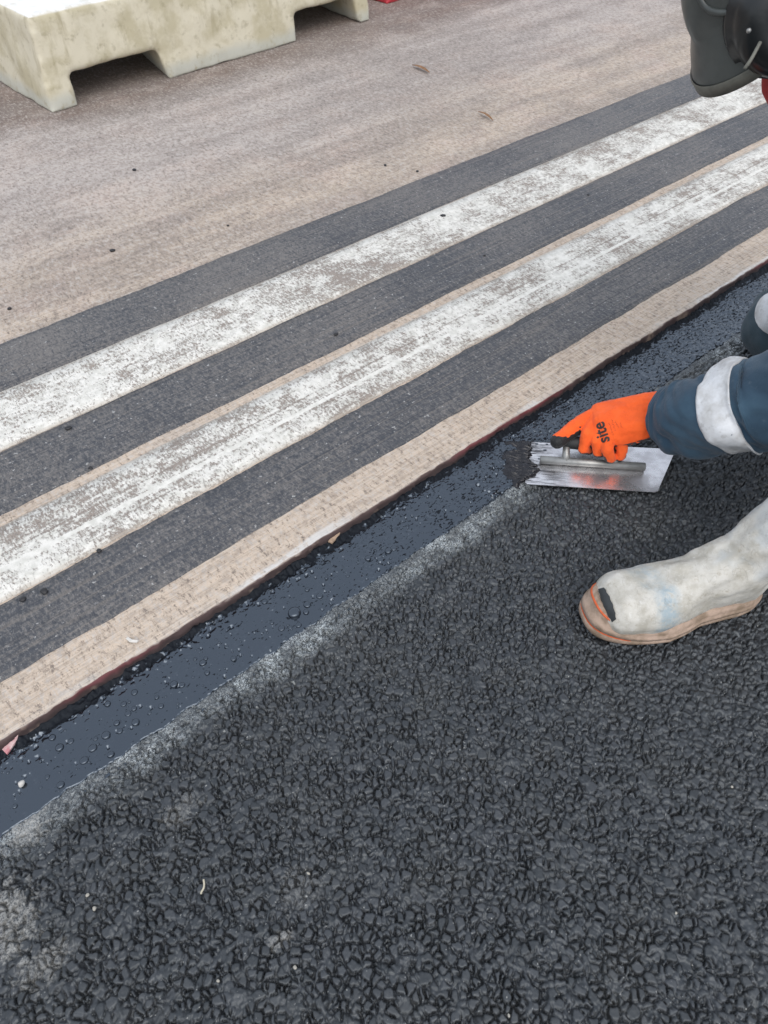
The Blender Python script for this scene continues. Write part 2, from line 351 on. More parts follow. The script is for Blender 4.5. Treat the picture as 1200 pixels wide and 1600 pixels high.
def fbm(u, v, s, seed=0, oct=3):
    r = 0; a = .5
    for k in range(oct): r = r + a * vnoise(u, v, s * 2 ** k, seed + k); a *= .5
    return r / (1 - .5 ** oct)
def sstep(x, a, b):
    t = np.clip((x - a) / (b - a), 0, 1); return t * t * (3 - 2 * t)
def hull(spheres, sub=2):
    bm = bmesh.new()
    for c, r in spheres:
        bmesh.ops.create_icosphere(bm, subdivisions=sub, radius=r, matrix=Matrix.Translation(c))
    res = bmesh.ops.convex_hull(bm, input=bm.verts[:])
    dead = list({g for g in res['geom_interior'] + res['geom_unused'] if isinstance(g, bmesh.types.BMVert)})
    bmesh.ops.delete(bm, geom=dead, context='VERTS')
    vs = [v.co.copy() for v in bm.verts]; bm.verts.index_update(); fs = [[v.index for v in f.verts] for f in bm.faces]
    bm.free(); return vs, fs
def evaluated(me, setup):
    o = bpy.data.objects.new('tmp', me); COL.objects.link(o); setup(o)
    dg = bpy.context.evaluated_depsgraph_get(); dg.update()
    r = bpy.data.meshes.new_from_object(o.evaluated_get(dg)); bpy.data.objects.remove(o); return r
def organic(hulls, voxel, smooth=4, fac=.5):
    """one continuous surface from overlapping tapered limbs"""
    V, F = [], []
    for h in hulls:
        vs, fs = hull(h); b = len(V); V += vs; F += [[i + b for i in f] for f in fs]
    def setup(o):
        m = o.modifiers.new('r', 'REMESH'); m.mode = 'VOXEL'; m.voxel_size = voxel
        if smooth: s = o.modifiers.new('s', 'SMOOTH'); s.iterations = smooth; s.factor = fac
    return evaluated(pydata(V, F), setup)
def chain(pts): return [[pts[i], pts[i + 1]] for i in range(len(pts) - 1)]
def wrinkle(me, amp, scale, seed=0, stretch=(1, 1, 1)):
    co, no = arrays(me)
    for i in range(len(co)):
        c = Vector(co[i]) * scale + Vector((seed, seed * 2, 0))
        co[i] += no[i] * ((mnoise.noise(c) + .5 * mnoise.noise(c * 2.3)) * amp)
    me.vertices.foreach_set('co', co.ravel()); me.update()
def arrays(me):
    n = len(me.vertices); co = np.empty(n * 3, np.float32); no = np.empty(n * 3, np.float32)
    me.vertices.foreach_get('co', co); me.vertices.foreach_get('normal', no); return co.reshape(-1, 3), no.reshape(-1, 3)
def box(bm, lo, hi):
    c = [(a + b) / 2 for a, b in zip(lo, hi)]
    r = bmesh.ops.create_cube(bm, size=1, matrix=Matrix.Translation(c) @ Matrix.Diagonal((hi[0] - lo[0], hi[1] - lo[1], hi[2] - lo[2], 1)))
    return r['verts']
def loft(rings, cap0=True, cap1=True):
    V = [p for r in rings for p in r]; n = len(rings[0]); F = []
    for i in range(len(rings) - 1):
        for j in range(n): F.append([i * n + j, i * n + (j + 1) % n, (i + 1) * n + (j + 1) % n, (i + 1) * n + j])
    if cap0: F.append(list(range(n))[::-1])
    if cap1: F.append([(len(rings) - 1) * n + j for j in range(n)])
    return V, F
def tube_frames(pts):
    T = [(pts[min(i + 1, len(pts) - 1)] - pts[max(i - 1, 0)]).normalized() for i in range(len(pts))]
    out = []; up = Vector((0, 0, 1))
    for t in T:
        s = t.cross(up).normalized(); out.append((s, s.cross(t).normalized(), t))
    return out
def tube(pts, rad, n=12, cap=True):
    fr = tube_frames(pts); rad = rad if isinstance(rad, (list, tuple)) else [rad] * len(pts)
    rings = [[p + (s * math.cos(a) + u * math.sin(a)) * r for a in [2 * math.pi * j / n for j in range(n)]] for p, r, (s, u, t) in zip(pts, rad, fr)]
    return pydata(*loft(rings, cap, cap))
def spline(pts, k):
    """Catmull-Rom through points (Vectors of any size)"""
    P = [pts[0] * 2 - pts[1]] + list(pts) + [pts[-1] * 2 - pts[-2]]; out = []
    for i in range(1, len(P) - 2):
        for j in range(k):
            t = j / k; a, b, c, d = P[i - 1], P[i], P[i + 1], P[i + 2]
            out.append(.5 * ((2 * b) + (c - a) * t + (2 * a - 5 * b + 4 * c - d) * t * t + (3 * b - a - 3 * c + d) * t ** 3))
    out.append(P[-2].copy()); return out

# ------------------------------------------------------------------ the setting: old road, markings, cut edge
def sheet(name, v0, v1, u0, u1, z, mat, wob=.003, du=.01, thick=.0, seed=0, nv=6):
    us = np.arange(u0, u1 + du, du); ts = np.linspace(0, 1, nv)
    e0 = v0 + (fbm(us, us * 0, 9, seed, 4) - .5) * wob * 2.4 + (fbm(us, us * 0, 90, seed + 3, 2) - .5) * wob * .8
    e1 = v1 + (fbm(us, us * 0, 8, seed + 5, 4) - .5) * wob * 2.4 + (fbm(us, us * 0, 90, seed + 8, 2) - .5) * wob * .8
    U = np.repeat(us[None], nv, 0); Vv = e0[None] * (1 - ts[:, None]) + e1[None] * ts[:, None]; Z = np.full_like(U, z)
    if thick:                                   # a skirt gives the paint film its real edge
        U = np.vstack([U[:1], U, U[-1:]]); Vv = np.vstack([Vv[:1] - .0006, Vv, Vv[-1:] + .0006]); Z = np.vstack([Z[:1] - thick, Z, Z[-1:] - thick])
    o = link(name, grid_mesh(U, Vv, Z), mat, None, ROAD); o['kind'] = 'structure'; return o
vs_ = [.7, .72, .76, .8, 1.1, 1.7, 2.6, 4, 8, 20, 80]; us_ = [-80, -20, -6, -2, 0, 2, 4, 8, 20, 80]
us_e = np.arange(-2.0, 8.0, .004)
def rim_v(us): return .700 + (fbm(us, us * 0, 6, 31, 4) - .5) * .008 + (fbm(us, us * 0, 70, 35, 3) - .5) * .004
rim = rim_v(us_e)
ts = np.array([0, .02, .08, .3, .6, 1.0])
Vr = rim[None] + (2.9 - rim[None]) * ts[:, None]
old_road = link('old_road', grid_mesh(np.repeat(us_e[None, ::2], 6, 0), Vr[:, ::2], np.full((6, len(us_e[::2])), ZR)), M['road'], None, ROAD)
old_road['kind'] = 'structure'
far = bmesh.new()
for (a, b, c, d) in ((-80, 80, 2.9, 80), (-80, -2.0, .7, 2.9), (7.996, 80, .7, 2.9)):
    f = [far.verts.new((x, y, ZR)) for x, y in ((a, c), (b, c), (b, d), (a, d))]; far.faces.new(f)
me = bpy.data.meshes.new('far'); far.to_mesh(me); far.free()
o = link('road_beyond', me, M['road'], None, ROAD); o['kind'] = 'structure'
# cut face of the old surfacing
prof = [(-.0000, .0220), (-.0012, .0216), (-.0026, .0192), (-.0024, .0130), (-.0040, .0070), (-.0040, .0000), (-.0040, -.012)]
Ue = np.repeat(us_e[None], len(prof), 0); Ve = np.zeros_like(Ue); Ze = np.zeros_like(Ue)
for i, (dv, z) in enumerate(prof):
    k = min(i, 3) / 3.
    Ve[i] = rim + dv + k * ((fbm(us_e, us_e * 0 + z * 90, 45, 50, 3) - .5) * .007 + (fbm(us_e, us_e * 0 + z * 60, 220, 60, 2) - .5) * .0035)
    Ze[i] = z + (0 if i in (0,) else (fbm(us_e, us_e * 0, 60, 70 + i, 2) - .5) * .003)
link('cut_edge', grid_mesh(Ue, Ve, Ze), M['edge'], old_road)
sheet('dark_band', .787, .926, -2, 8, ZR + .0012, M['dark_a' if 0 else 'dark_c'], .004, thick=.0012, seed=3)
sheet('white_line', .930, 1.088, -2, 8, ZR + .0028, M['white_near'], .002, thick=.0028, seed=14)
sheet('dark_band', 1.117, 1.276, -2, 8, ZR + .0012, M['dark_b'], .003, thick=.0012, seed=21)
sheet('white_line', 1.280, 1.453, -2, 8, ZR + .0028, M['white_far'], .002, thick=.0028, seed=33)
sheet('dark_band', 1.457, 1.622, -2, 8, ZR + .0012, M['dark_a'], .0035, thick=.0012, seed=47)

# ------------------------------------------------------------------ new asphalt: rolled stones as real relief
def stones(u, v, s=.0082, seed=0):
    uw = u + (fbm(u, v, 105, 3, 2) - .5) * .0055; vw = v + (fbm(u, v, 105, 5, 2) - .5) * .0055
    R = np.random.RandomState(99 + seed); J = R.rand(512, 512, 6)
    ci = np.floor(uw / s).astype(int); cj = np.floor(vw / s).astype(int)
    best = np.full(u.shape, 9.); bx = np.zeros(u.shape); by = np.zeros(u.shape); bi = np.zeros(u.shape, int); bj = np.zeros(u.shape, int)
    def site(i, j):
        q = J[i & 511, j & 511]
        return (i + .5 + (q[..., 0] - .5) * .95) * s, (j + .5 + (q[..., 1] - .5) * .95) * s, (q[..., 2] ** 2 * .75) * s * s * (q[..., 3] > .2) - (q[..., 3] < .2) * .5 * s * s
    for a in range(-2, 3):
        for b in range(-2, 3):
            x, y, w = site(ci + a, cj + b); d = (uw - x) ** 2 + (vw - y) ** 2 - w
            m = d < best; best[m] = d[m]; bx[m] = x[m]; by[m] = y[m]; bi[m] = (ci + a)[m]; bj[m] = (cj + b)[m]
    e = np.full(u.shape, 9.)
    for a in range(-2, 3):
        for b in range(-2, 3):
            x, y, w = site(ci + a, cj + b); d = (uw - x) ** 2 + (vw - y) ** 2 - w
            L = np.sqrt((x - bx) ** 2 + (y - by) ** 2); same = L < 1e-9
            ee = np.where(same, 9., (d - best) / (2 * np.maximum(L, 1e-6))); e = np.minimum(e, ee)
    q = J[bi & 511, bj & 511]
    return e, bx, by, uw, vw, q
def asphalt_height(U, V):
    e, bx, by, uw, vw, q = stones(U, V)
    top = -.0006 - (q[..., 4] ** 4) * .0024 - sstep(q[..., 1], .88, .96) * .0045
    tilt = (uw - bx) * (q[..., 5] - .5) * .09 + (vw - by) * (q[..., 0] - .5) * .09
    t = np.clip((e - .00055) / .0012, 0, 1)
    h = top + tilt - (1 - t) ** 2.0 * (.0100 + .004 * q[..., 5]) * (1 - .0 * t)
    h = np.minimum(h, -.0002)
    mort = -.0060 + (fbm(U, V, 100, 12, 3) - .5) * .0190
    h = np.maximum(h, mort + (fbm(U, V, 520, 8, 2) - .5) * .0016)
    h = h + (fbm(U, V, 420, 15, 2) - .5) * .0007 + (fbm(U, V, 14, 19, 2) - .5) * .003
    h = np.maximum(h, -.0112)
    near = sstep(V, .556, .580)                                  # stones pressed down and closed up at the joint
    h = h * (1 - near * .72)
    return h, q[..., 5]
u0, u1, v0, v1 = -.50, 2.05, -.42, .597
us = [u0]
while us[-1] < u1: us.append(us[-1] + (.0013 + .0012 * max(0, us[-1] - .35)))
vsr = np.arange(v0, v1, .0014)
U, V = np.meshgrid(np.array(us), vsr)
H, ST = asphalt_height(U, V)
H = np.where(V > .592, -.006, H)
new_asphalt = link('new_asphalt', grid_mesh(U, V, H, attr=('stone', ST)), M['asphalt'], None, ROAD)
new_asphalt['kind'] = 'structure'
bmf = bmesh.new(); ux = us[-1]; vx = float(vsr[-1])
for (a, b, c, d) in ((-80, 80, -80, v0), (-80, u0, v0, .70), (ux, 80, v0, .70)):
    f = [bmf.verts.new((x, y, -.0028)) for x, y in ((a, c), (b, c), (b, d), (a, d))]; bmf.faces.new(f)
f = [bmf.verts.new((x, y, -.0118)) for x, y in ((u0, .57), (ux, .57), (ux, .72), (u0, .72))]; bmf.faces.new(f)
me = bpy.data.meshes.new('apron'); bmf.to_mesh(me); bmf.free()
o = link('asphalt_beyond', me, M['apron'], None, ROAD); o['kind'] = 'structure'

# ------------------------------------------------------------------ tar joint
us = [-.50]
while us[-1] < 2.6: us.append(us[-1] + .0013 + .0008 * max(0, us[-1] - .6))
us = np.array(us); vs = np.concatenate([np.arange(.566, .708, .0013)])
U, V = np.meshgrid(us, vs)
Z = np.full_like(U, .0010) + (fbm(U, V, 9, 80, 2) - .5) * .0012
rough = sstep(U, .45, 1.0) + .18                                  # dragged and rough towards the trowel, glassy at the start
Z += (fbm(U * .8, V * 1.3, 120, 81, 3) - .5) * .0052 * sstep(U, .62, .95)
Z += (fbm(U, V, 42, 84, 2) - .5) * .0030 * sstep(U, .55, .95)
Z += (fbm(U * .8, V, 170, 121, 2) - .5) * .0034 * sstep(fbm(U, V, 24, 123, 2), .50, .64) * sstep(U, -.1, .35)
wall = sstep(V, .648, .684) * (.55 + .45 * sstep(fbm(U, V, 12, 91, 2), .4, .6))
Z += (fbm(U, V, 170, 86, 3) - .45) * .0060 * wall + sstep(V, .682, .698) * .0062
# brushed swirls beside the trowel
tw = np.exp(-(((U - .90) / .13) ** 2 + ((V - .635) / .05) ** 2))
ph = (U - .9) * math.cos(.5) + (V - .63) * math.sin(.5)
Z += tw * (.0042 + .0034 * (fbm(ph * 0 + (U * .9 - V * .45), V * .6 + U * .8, 130, 95, 2) - .5) * 2)
R2 = np.random.RandomState(5)
def dab(Z, cu, cv, r, h, ring=False):
    i0, i1 = np.searchsorted(us, [cu - 3 * r, cu + 3 * r]); j0, j1 = np.searchsorted(vs, [cv - 3 * r, cv + 3 * r])
    if i1 <= i0 or j1 <= j0: return
    d = np.sqrt((U[j0:j1, i0:i1] - cu) ** 2 + (V[j0:j1, i0:i1] - cv) ** 2) / r
    Z[j0:j1, i0:i1] += h * np.exp(-((d - 1) / .35) ** 2) if ring else h * np.exp(-d * d)
for k in range(1700):
    cu = R2.uniform(-.5, 2.2); cv = .58 + .12 * R2.rand() ** .8
    if fbm(np.array(cu), np.array(cv), 14, 88, 2) < .46 and R2.rand() < .75: continue
    r = .0015 + .0017 * R2.rand() ** 2; dab(Z, cu, cv, r, (r * R2.uniform(.2, .5)) if R2.rand() < .3 else -r * R2.uniform(.4, 1.3))
for k in range(260):
    r = R2.uniform(.0018, .0038); dab(Z, R2.uniform(-.4, 1.1), R2.uniform(.59, .69), r, .0007, True)
edge = .5795 + (fbm(us, us * 0, 32, 99, 3) - .5) * .012 + (fbm(us, us * 0, 240, 101, 2) - .5) * .0028
Z -= sstep(-(V - edge[None]), -.0014, .0016) * .0060
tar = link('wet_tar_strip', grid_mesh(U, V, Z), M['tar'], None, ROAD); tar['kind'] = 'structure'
bmf = bmesh.new()
for a, b in ((-80, -.4995), (float(us[-1]) - .0005, 80)):
    f = [bmf.verts.new((x, y, .0011)) for x, y in ((a, .5795), (b, .5795), (b, .6935), (a, .6935))]; bmf.faces.new(f)
me = bpy.data.meshes.new('tb'); bmf.to_mesh(me); bmf.free()
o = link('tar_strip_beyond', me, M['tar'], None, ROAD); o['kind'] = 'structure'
tz = lambda cu, cv: float(Z[min(len(vs) - 1, np.searchsorted(vs, cv)), min(len(us) - 1, np.searchsorted(us, cu))])
bmb = bmesh.new()
BP = [(0, .50), (.40, .485), (.62, .45), (.76, .41), (.86, .36), (.95, .16), (1.0, -.12)]      # thin skin inside a steep rim
for i, (rr, zz) in enumerate(BP):
    ring = [bmb.verts.new((rr * math.cos(2 * math.pi * j / 14), rr * math.sin(2 * math.pi * j / 14), zz)) for j in range(14)] if i else [bmb.verts.new((0, 0, zz))]
    if i == 1: [bmb.faces.new((prev[0], ring[j], ring[(j + 1) % 14])) for j in range(14)]
    elif i > 1: [bmb.faces.new((prev[j], ring[j], ring[(j + 1) % 14], prev[(j + 1) % 14])) for j in range(14)]
    prev = ring
bub = bpy.data.meshes.new('bubble'); bmb.to_mesh(bub); bmb.free(); bub.materials.append(M['tar'])
z6 = [(815,388,17),(853,392,14),(630,425,14),(548,570,13),(636,567,16),(562,607,13),(497,627,18),(245,638,14),(332,655,13),(280,685,17),(395,745,18),(285,860,15),(435,688,18),(1095,268,13),(952,290,16),(600,525,13),(580,480,13),(755,490,12),(735,448,10),(965,268,10),(972,335,12),(520,718,15),(448,643,10),(628,502,12),(1063,210,10),(915,270,9),(70,960,10),(222,822,9),(505,480,13),(700,520,9)]
z7 = [(180,655,30),(298,575,16),(240,615,17),(120,725,16),(200,710,14),(235,650,14),(620,365,18),(645,350,17),(75,700,10),(240,545,12),(525,400,16),(160,720,10),(40,600,14),(430,480,9),(330,490,9)]
spots = [(x / 3, 940 + y / 3, r / 3) for x, y, r in z6] + [(400 + x / 3, 740 + y / 3, r / 3) for x, y, r in z7]
bl = []
for x, y, r in spots:
    q = uv_of(x, y, .001); bl.append((q.x, q.y, r * 1.15 / 1000))
for k in range(170):
    bl.append((R2.uniform(-.3, 1.0), R2.uniform(.588, .682), R2.uniform(.0010, .0026)))
for cu, cv, r in bl:
    if not .587 < cv < .689: continue
    b = link('bubble', bub, None, tar, Matrix.Translation((cu, cv, tz(cu, cv) - r * .05)) @ Matrix.Diagonal((r, r * R2.uniform(.85, 1), r * R2.uniform(.9, 1.4), 1)))

# ------------------------------------------------------------------ plastic barrier
def barrier_mesh():
    bm = bmesh.new()
    L, Dp, hz = 1.52, .74, .276
    vv = box(bm, (0, 0, 0), (L, Dp, hz))
    for v in vv:
        if v.co.z > .1: v.co.x += .030 if v.co.x < L / 2 else -.030; v.co.y += .030 if v.co.y < Dp / 2 else -.030
    w = box(bm, (.20, .25, hz - .03), (L - .20, .49, .95))
    for v in w:
        if v.co.z > .5: v.co.x += .05 if v.co.x < L / 2 else -.05; v.co.y += .06 if v.co.y < Dp / 2 else -.06
    me = bpy.data.meshes.new('b'); bm.to_mesh(me); bm.free()
    cut = bmesh.new()
    for a, b in ((.118, .405), (1.115, 1.402)):
        c = box(cut, (a, -.2, -.1), (b, Dp + .2, .096))
        for v in c:
            if v.co.x > (a + b) / 2: v.co.x += (.045 if v.co.z < 0 else 0) + (.26 if a < .5 else .12) * (v.co.y > 0)
            else: v.co.x -= .07 * (v.co.y > 0)
    cm = bpy.data.meshes.new('c'); cut.to_mesh(cm); cut.free()
    co = bpy.data.objects.new('tmpc', cm); COL.objects.link(co)
    def setup(o):
        m = o.modifiers.new('b', 'BOOLEAN'); m.object = co; m.operation = 'DIFFERENCE'; m.solver = 'EXACT'
        r = o.modifiers.new('r', 'REMESH'); r.mode = 'VOXEL'; r.voxel_size = .0085
        s = o.modifiers.new('s', 'SMOOTH'); s.iterations = 16; s.factor = .5
    r = evaluated(me, setup); bpy.data.objects.remove(co)
    wrinkle(r, .0035, 9, 4)
    return r
Mbar = ROAD @ Matrix.Translation((.895, 2.825, ZR + .001)) @ Matrix.Rotation(math.radians(3.6), 4, 'Z')
bar = empty('traffic_barrier', matrix=Mbar)
tag(bar, 'dirty cream plastic road barrier with forklift slots, standing at the back of the road', 'barrier')
link('barrier_body', barrier_mesh(), M['barrier'], bar)
capm = bpy.data.meshes.new('cap'); bmc = bmesh.new()
bmesh.ops.create_cone(bmc, cap_ends=True, segments=24, radius1=.05, radius2=.045, depth=.03, matrix=Matrix.Translation((.76, .37, .962))); bmc.to_mesh(capm); bmc.free()
link('filler_cap', capm, M['barrier'], bar, smooth=False)
q = uv_of(606, 5, ZR)
bar2 = empty('traffic_barrier', matrix=ROAD @ Matrix.Translation((q.x - .015, q.y - .01, ZR + .001)) @ Matrix.Rotation(math.radians(5), 4, 'Z'))
tag(bar2, 'red plastic road barrier, only its foot showing beyond the cream one', 'barrier')
link('barrier_body', bpy.data.objects['barrier_body'].data.copy(), None, bar2).data.materials[0] = M['red_plastic']
link('filler_cap', capm.copy(), None, bar2, smooth=False).data.materials[0] = M['red_plastic']

# ------------------------------------------------------------------ trowel
tr_o = Vector((.268, .972, .0052)); ax = Vector((.9955, -.0945, .006)).normalized(); ay = Vector((0, 0, 1)).cross(ax).normalized(); az = ax.cross(ay)
TRM = Matrix.Translation(tr_o) @ Matrix((ax, ay, az)).transposed().to_4x4()
trowel = empty('plastering_trowel', matrix=TRM)
tag(trowel, 'steel finishing trowel under the orange glove, its left end smeared with black tar', 'trowel')
bm = bmesh.new()
out = [(0, 0), (.246, 0), (.300, .122), (.012, .118)]
bot = [bm.verts.new((x, y, 0)) for x, y in out]; top = [bm.verts.new((x, y, .0012)) for x, y in out]
bm.faces.new(bot[::-1]); bm.faces.new(top)
for i in range(4): bm.faces.new((bot[i], bot[(i + 1) % 4], top[(i + 1) % 4], top[i]))
bmesh.ops.bevel(bm, geom=[e for e in bm.edges if abs(e.verts[0].co.z - e.verts[1].co.z) > .0005], offset=.003, segments=3, affect='EDGES')
me = bpy.data.meshes.new('blade'); bm.to_mesh(me); bm.free()
link('blade', me, M['steel'], trowel, smooth=False)
TI = TRM.inverted()
sL, sR = Vector((.030, .060, .0095)), Vector((.229, .058, .0095))
link('spine', tube([sL, sL.lerp(sR, .5), sR], .0080, 16), M['spine'], trowel)
me = tube([sR + Vector((-.0005, 0, 0)), sR + Vector((.0006, 0, 0))], .0062, 16); link('spine_hole_shade', me, M['grip'], trowel)  # black disc stands for the darkness inside the open tube end
hA, hB = TI @ at(880, 691, .037), TI @ at(972, 697, .036)
link('handle', tube([hA, hA.lerp(hB, .03), hA.lerp(hB, .3), hA.lerp(hB, .6), hA.lerp(hB, .97), hB], [.008, .0115, .0128, .0126, .0115, .008], 16), M['grip'], trowel)
for f in (.06, .88):
    b_ = hA.lerp(hB, f); x = b_.x
    link('post', tube([Vector((x, .060, .009)), Vector((x, .5 * (.060 + b_.y), .020)), Vector((x, b_.y, b_.z))], [.0090, .0072, .0066], 12), M['spine'], trowel)
# tar dragged over the blade end, in ragged strokes
uu = np.arange(-.085, .062, .0009); vv = np.arange(-.012, .125, .0009); U, V = np.meshgrid(uu, vv)
edge = .024 + (fbm(V, V * 0, 36, 7, 2) - .5) * .030 + (fbm(V, V * 0, 210, 9, 2) - .5) * .026
edge = edge - .035 * sstep(V, .030, .0)
st = fbm(U * .25, V * 1.6 + U * .5, 210, 17, 3)
prof_ = sstep(edge - U, -.001, .008) * sstep(U + .085 - (fbm(V, V * 0, 30, 27, 3)) * .075, 0, .03) * sstep(V + .012, 0, .01) * sstep(.125 - V, 0, .012)
Zt = -.0032 + prof_ * (.0056 + st * .0105) * (.6 + .4 * fbm(U, V, 30, 23, 2))
Zt = Zt - .0026 * sstep(-U, -.002, .012) - .003 * sstep(-U, .03, .085)
keep = prof_ > .14
t_ = link('tar_smear', grid_mesh(U, V, Zt, keep), M['stiff'], trowel)
# pale scrapes of dry dust on the blade by the smear
for k in range(9):
    x = .02 + R2.rand() * .035; y = .05 + R2.rand() * .07; r = R2.uniform(.002, .0045)
    vs_s = [Vector((x + r * math.cos(a) * R2.uniform(.6, 1.4), y + r * .6 * math.sin(a) * R2.uniform(.6, 1.4), .0016)) for a in np.linspace(0, 2 * math.pi, 8)[:-1]]
    c = Vector((x, y, .0028)); link('tar_spatter', pydata(vs_s + [c], [[i, (i + 1) % 7, 7] for i in range(7)]), M['tar'], trowel)

# ------------------------------------------------------------------ the worker
person = empty('person', (1.0, 1.0, 0))
tag(person, 'kneeling worker in dark teal workwear, orange glove, white boot and dark grey helmet', 'person')
PI_ = Matrix.Translation((-1.0, -1.0, 0))
def own(name, me, mat, parent=None, smooth=True, inv=True):
    """parts are modelled at their place in the world, then carried by the person"""
    if inv: me.transform(PI_)
    return link(name, me, mat, parent or person, smooth=smooth)
Vv_ = Vector
hipL, hipR = Vv_((1.00, .92, .40)), Vv_((1.04, 1.10, .40)); pelvis = Vv_((1.03, 1.01, .45))
kneeL, ankL = Vv_((.805, .78, .45)), Vv_((.59, .728, .12))
kneeR, ankR = Vv_((.872, 1.375, .078)), Vv_((1.28, 1.42, .07))
chest = Vv_((.86, 1.05, .68)); neck0 = Vv_((.76, 1.10, .80)); head_c = Vv_((.557, 1.163, .757))
shL, shR = Vv_((.83, .90, .72)), Vv_((.86, 1.24, .72))
wristL = at_depth(1046, 649, 1.365); elbL = at_depth(1340, 578, 1.09)
elbR, wristR = Vv_((1.05, 1.44, .52)), Vv_((.99, 1.28, .36))
k_dir = Vv_((-.62, .05, .70)).normalized(); f_dir = Vv_((-.76, -.14, -.66)); f_dir = (f_dir - k_dir * f_dir.dot(k_dir)).normalized()
s_dir = k_dir.cross(f_dir).normalized()
if s_dir.y > 0: s_dir = -s_dir                       # towards the left ear, on the camera's side
hp = lambda f, k, s: head_c + f_dir * f + k_dir * k + s_dir * s
body = organic([
    [(hp(0, .03, .03), .072), (hp(0, .03, -.03), .072), (hp(.03, .02, 0), .072)], [(hp(.03, .0, 0), .066), (hp(.055, -.085, 0), .034)],
    [(hp(.05, -.075, .012), .03), (hp(.05, -.075, -.012), .03), (hp(0, -.04, .03), .045), (hp(0, -.04, -.03), .045)],
    [(hp(.095, .005, 0), .008), (hp(.112, -.028, 0), .012)], [(hp(.085, .03, .03), .012), (hp(.085, .03, -.03), .012)],
    [(hp(.088, -.055, .012), .009), (hp(.088, -.055, -.012), .009)],
    [(hp(-.005, -.005, .08), .012), (hp(-.01, -.03, .076), .010)], [(hp(-.005, -.005, -.08), .012), (hp(-.01, -.03, -.076), .010)],
    [(hp(-.02, -.04, 0), .055), (neck0, .055)], [(neck0, .06), (chest, .09)], [(chest, .09), (pelvis, .10)],
    [(chest, .08), (shL, .05)], [(chest, .08), (shR, .05)], [(shL, .05), (elbL, .036)], [(elbL, .036), (wristL, .020)],
    [(shR, .05), (elbR, .038)], [(elbR, .038), (wristR, .028)], [(pelvis, .09), (hipL, .08)], [(pelvis, .09), (hipR, .08)],
    [(hipL, .075), (kneeL, .048)], [(kneeL, .048), (ankL, .034)], [(hipR, .075), (kneeR, .048)], [(kneeR, .048), (ankR, .034)]], .006, 3)
own('body', body, M['skin'])
for s in (.03, -.03):
    bm = bmesh.new(); bmesh.ops.create_uvsphere(bm, u_segments=12, v_segments=8, radius=.011, matrix=Matrix.Translation(hp(.086, .012, s)))
    me = bpy.data.meshes.new('eye'); bm.to_mesh(me); bm.free(); own('eye', me, M['eye'])
# jacket trunk and right arm
jk = organic([[(chest, .135), (pelvis + Vv_((-.02, 0, .04)), .155)], [(chest, .13), (shL, .078)], [(chest, .13), (shR, .078)], [(neck0 + Vv_((.03, -.02, -.03)), .075), (chest, .11)],
    [(shL, .078), (shL.lerp(elbL, .75), .062)], [(shR, .078), (elbR, .07)], [(elbR, .07), (wristR, .05)]], .010, 3)
wrinkle(jk, .010, 16, 3); jacket = own('jacket', jk, M['cloth'])
own('neck_cloth', organic([[(hp(.045, -.095, .01), .058), (hp(-.02, -.06, 0), .070), (neck0, .074)]], .007, 2), M['redcloth'])
# left sleeve: a loose tube with folds, open cuff
sp = [(1042, 649, 1.365, .0540), (1066, 652, 1.335, .0655), (1110, 646, 1.285, .0735), (1168, 634, 1.235, .0775), (1200, 627, 1.210, .0775), (1300, 596, 1.13, .077), (1400, 560, 1.05, .075)]
ctr = [Vector((*at_depth(a, b, c), r)) for a, b, c, r in sp]
ctr = spline([Vector(c) for c in ctr], 10)
pc = [Vector(c[:3]) for c in ctr]; rc = [c[3] for c in ctr]; fr = tube_frames(pc)
NS = 72
def sleeve_pt(i, a, off=0.):
    i = max(0., min(len(pc) - 1.001, i)); k = int(i); t = i - k
    p = pc[k].lerp(pc[k + 1], t); r = rc[k] * (1 - t) + rc[k + 1] * t; s, u, tt = fr[k]
    x = i * .18
    n = mnoise.noise(Vector((math.cos(a) * 1.6, math.sin(a) * 1.6, x))) * .0070 + mnoise.noise(Vector((math.cos(a + x * .4) * 3.4, math.sin(a + x * .4) * 3.4, x * 1.7 + 9))) * .0052
    n += .0032 * math.sin(a * 3 + x * 1.9 + 1.4 * math.sin(x)) * min(1, x)
    return p + (s * math.cos(a) + u * math.sin(a)) * (r + n * min(1, .35 + x * .3) + off)
rings = []
for i, off in ((2.5, -.006), (1.0, -.005), (.15, -.004), (-.0, -.0012), (0., .0008)): rings.append([sleeve_pt(i, 2 * math.pi * j / NS, off) for j in range(NS)])
for i in np.arange(.35, len(pc) - 1, .35):
    hem = .0013 if 2.2 < i < 2.75 else 0
    rings.append([sleeve_pt(i, 2 * math.pi * j / NS, -hem) for j in range(NS)])
own('sleeve', pydata(*loft(rings, False, False)), M['cloth'], jacket)
def band(i0, i1, shear, name):
    rs = []
    for t, off in ((0, .0), (0, .0022), (.04, .0030), (.09, .0020), (.3, .0022), (.55, .0025), (.8, .0022), (.91, .0020), (.96, .0030), (1, .0022), (1, .0)):
        rs.append([sleeve_pt(i0 + (i1 - i0) * t + shear(2 * math.pi * j / NS), 2 * math.pi * j / NS, off) for j in range(NS)])
    return own(name, pydata(*loft(rs, False, False)), M['tape'], jacket)
dn = Vector((0, -math.sin(PITCH), -math.cos(PITCH))); a_dn = math.atan2(fr[20][1].dot(dn), fr[20][0].dot(dn))
band(22.6, 31.4, lambda a: 2.2 * max(0, math.cos(a - a_dn)) ** 2 + .9 * max(0, -math.cos(a - a_dn)) ** 2, 'reflective_band')
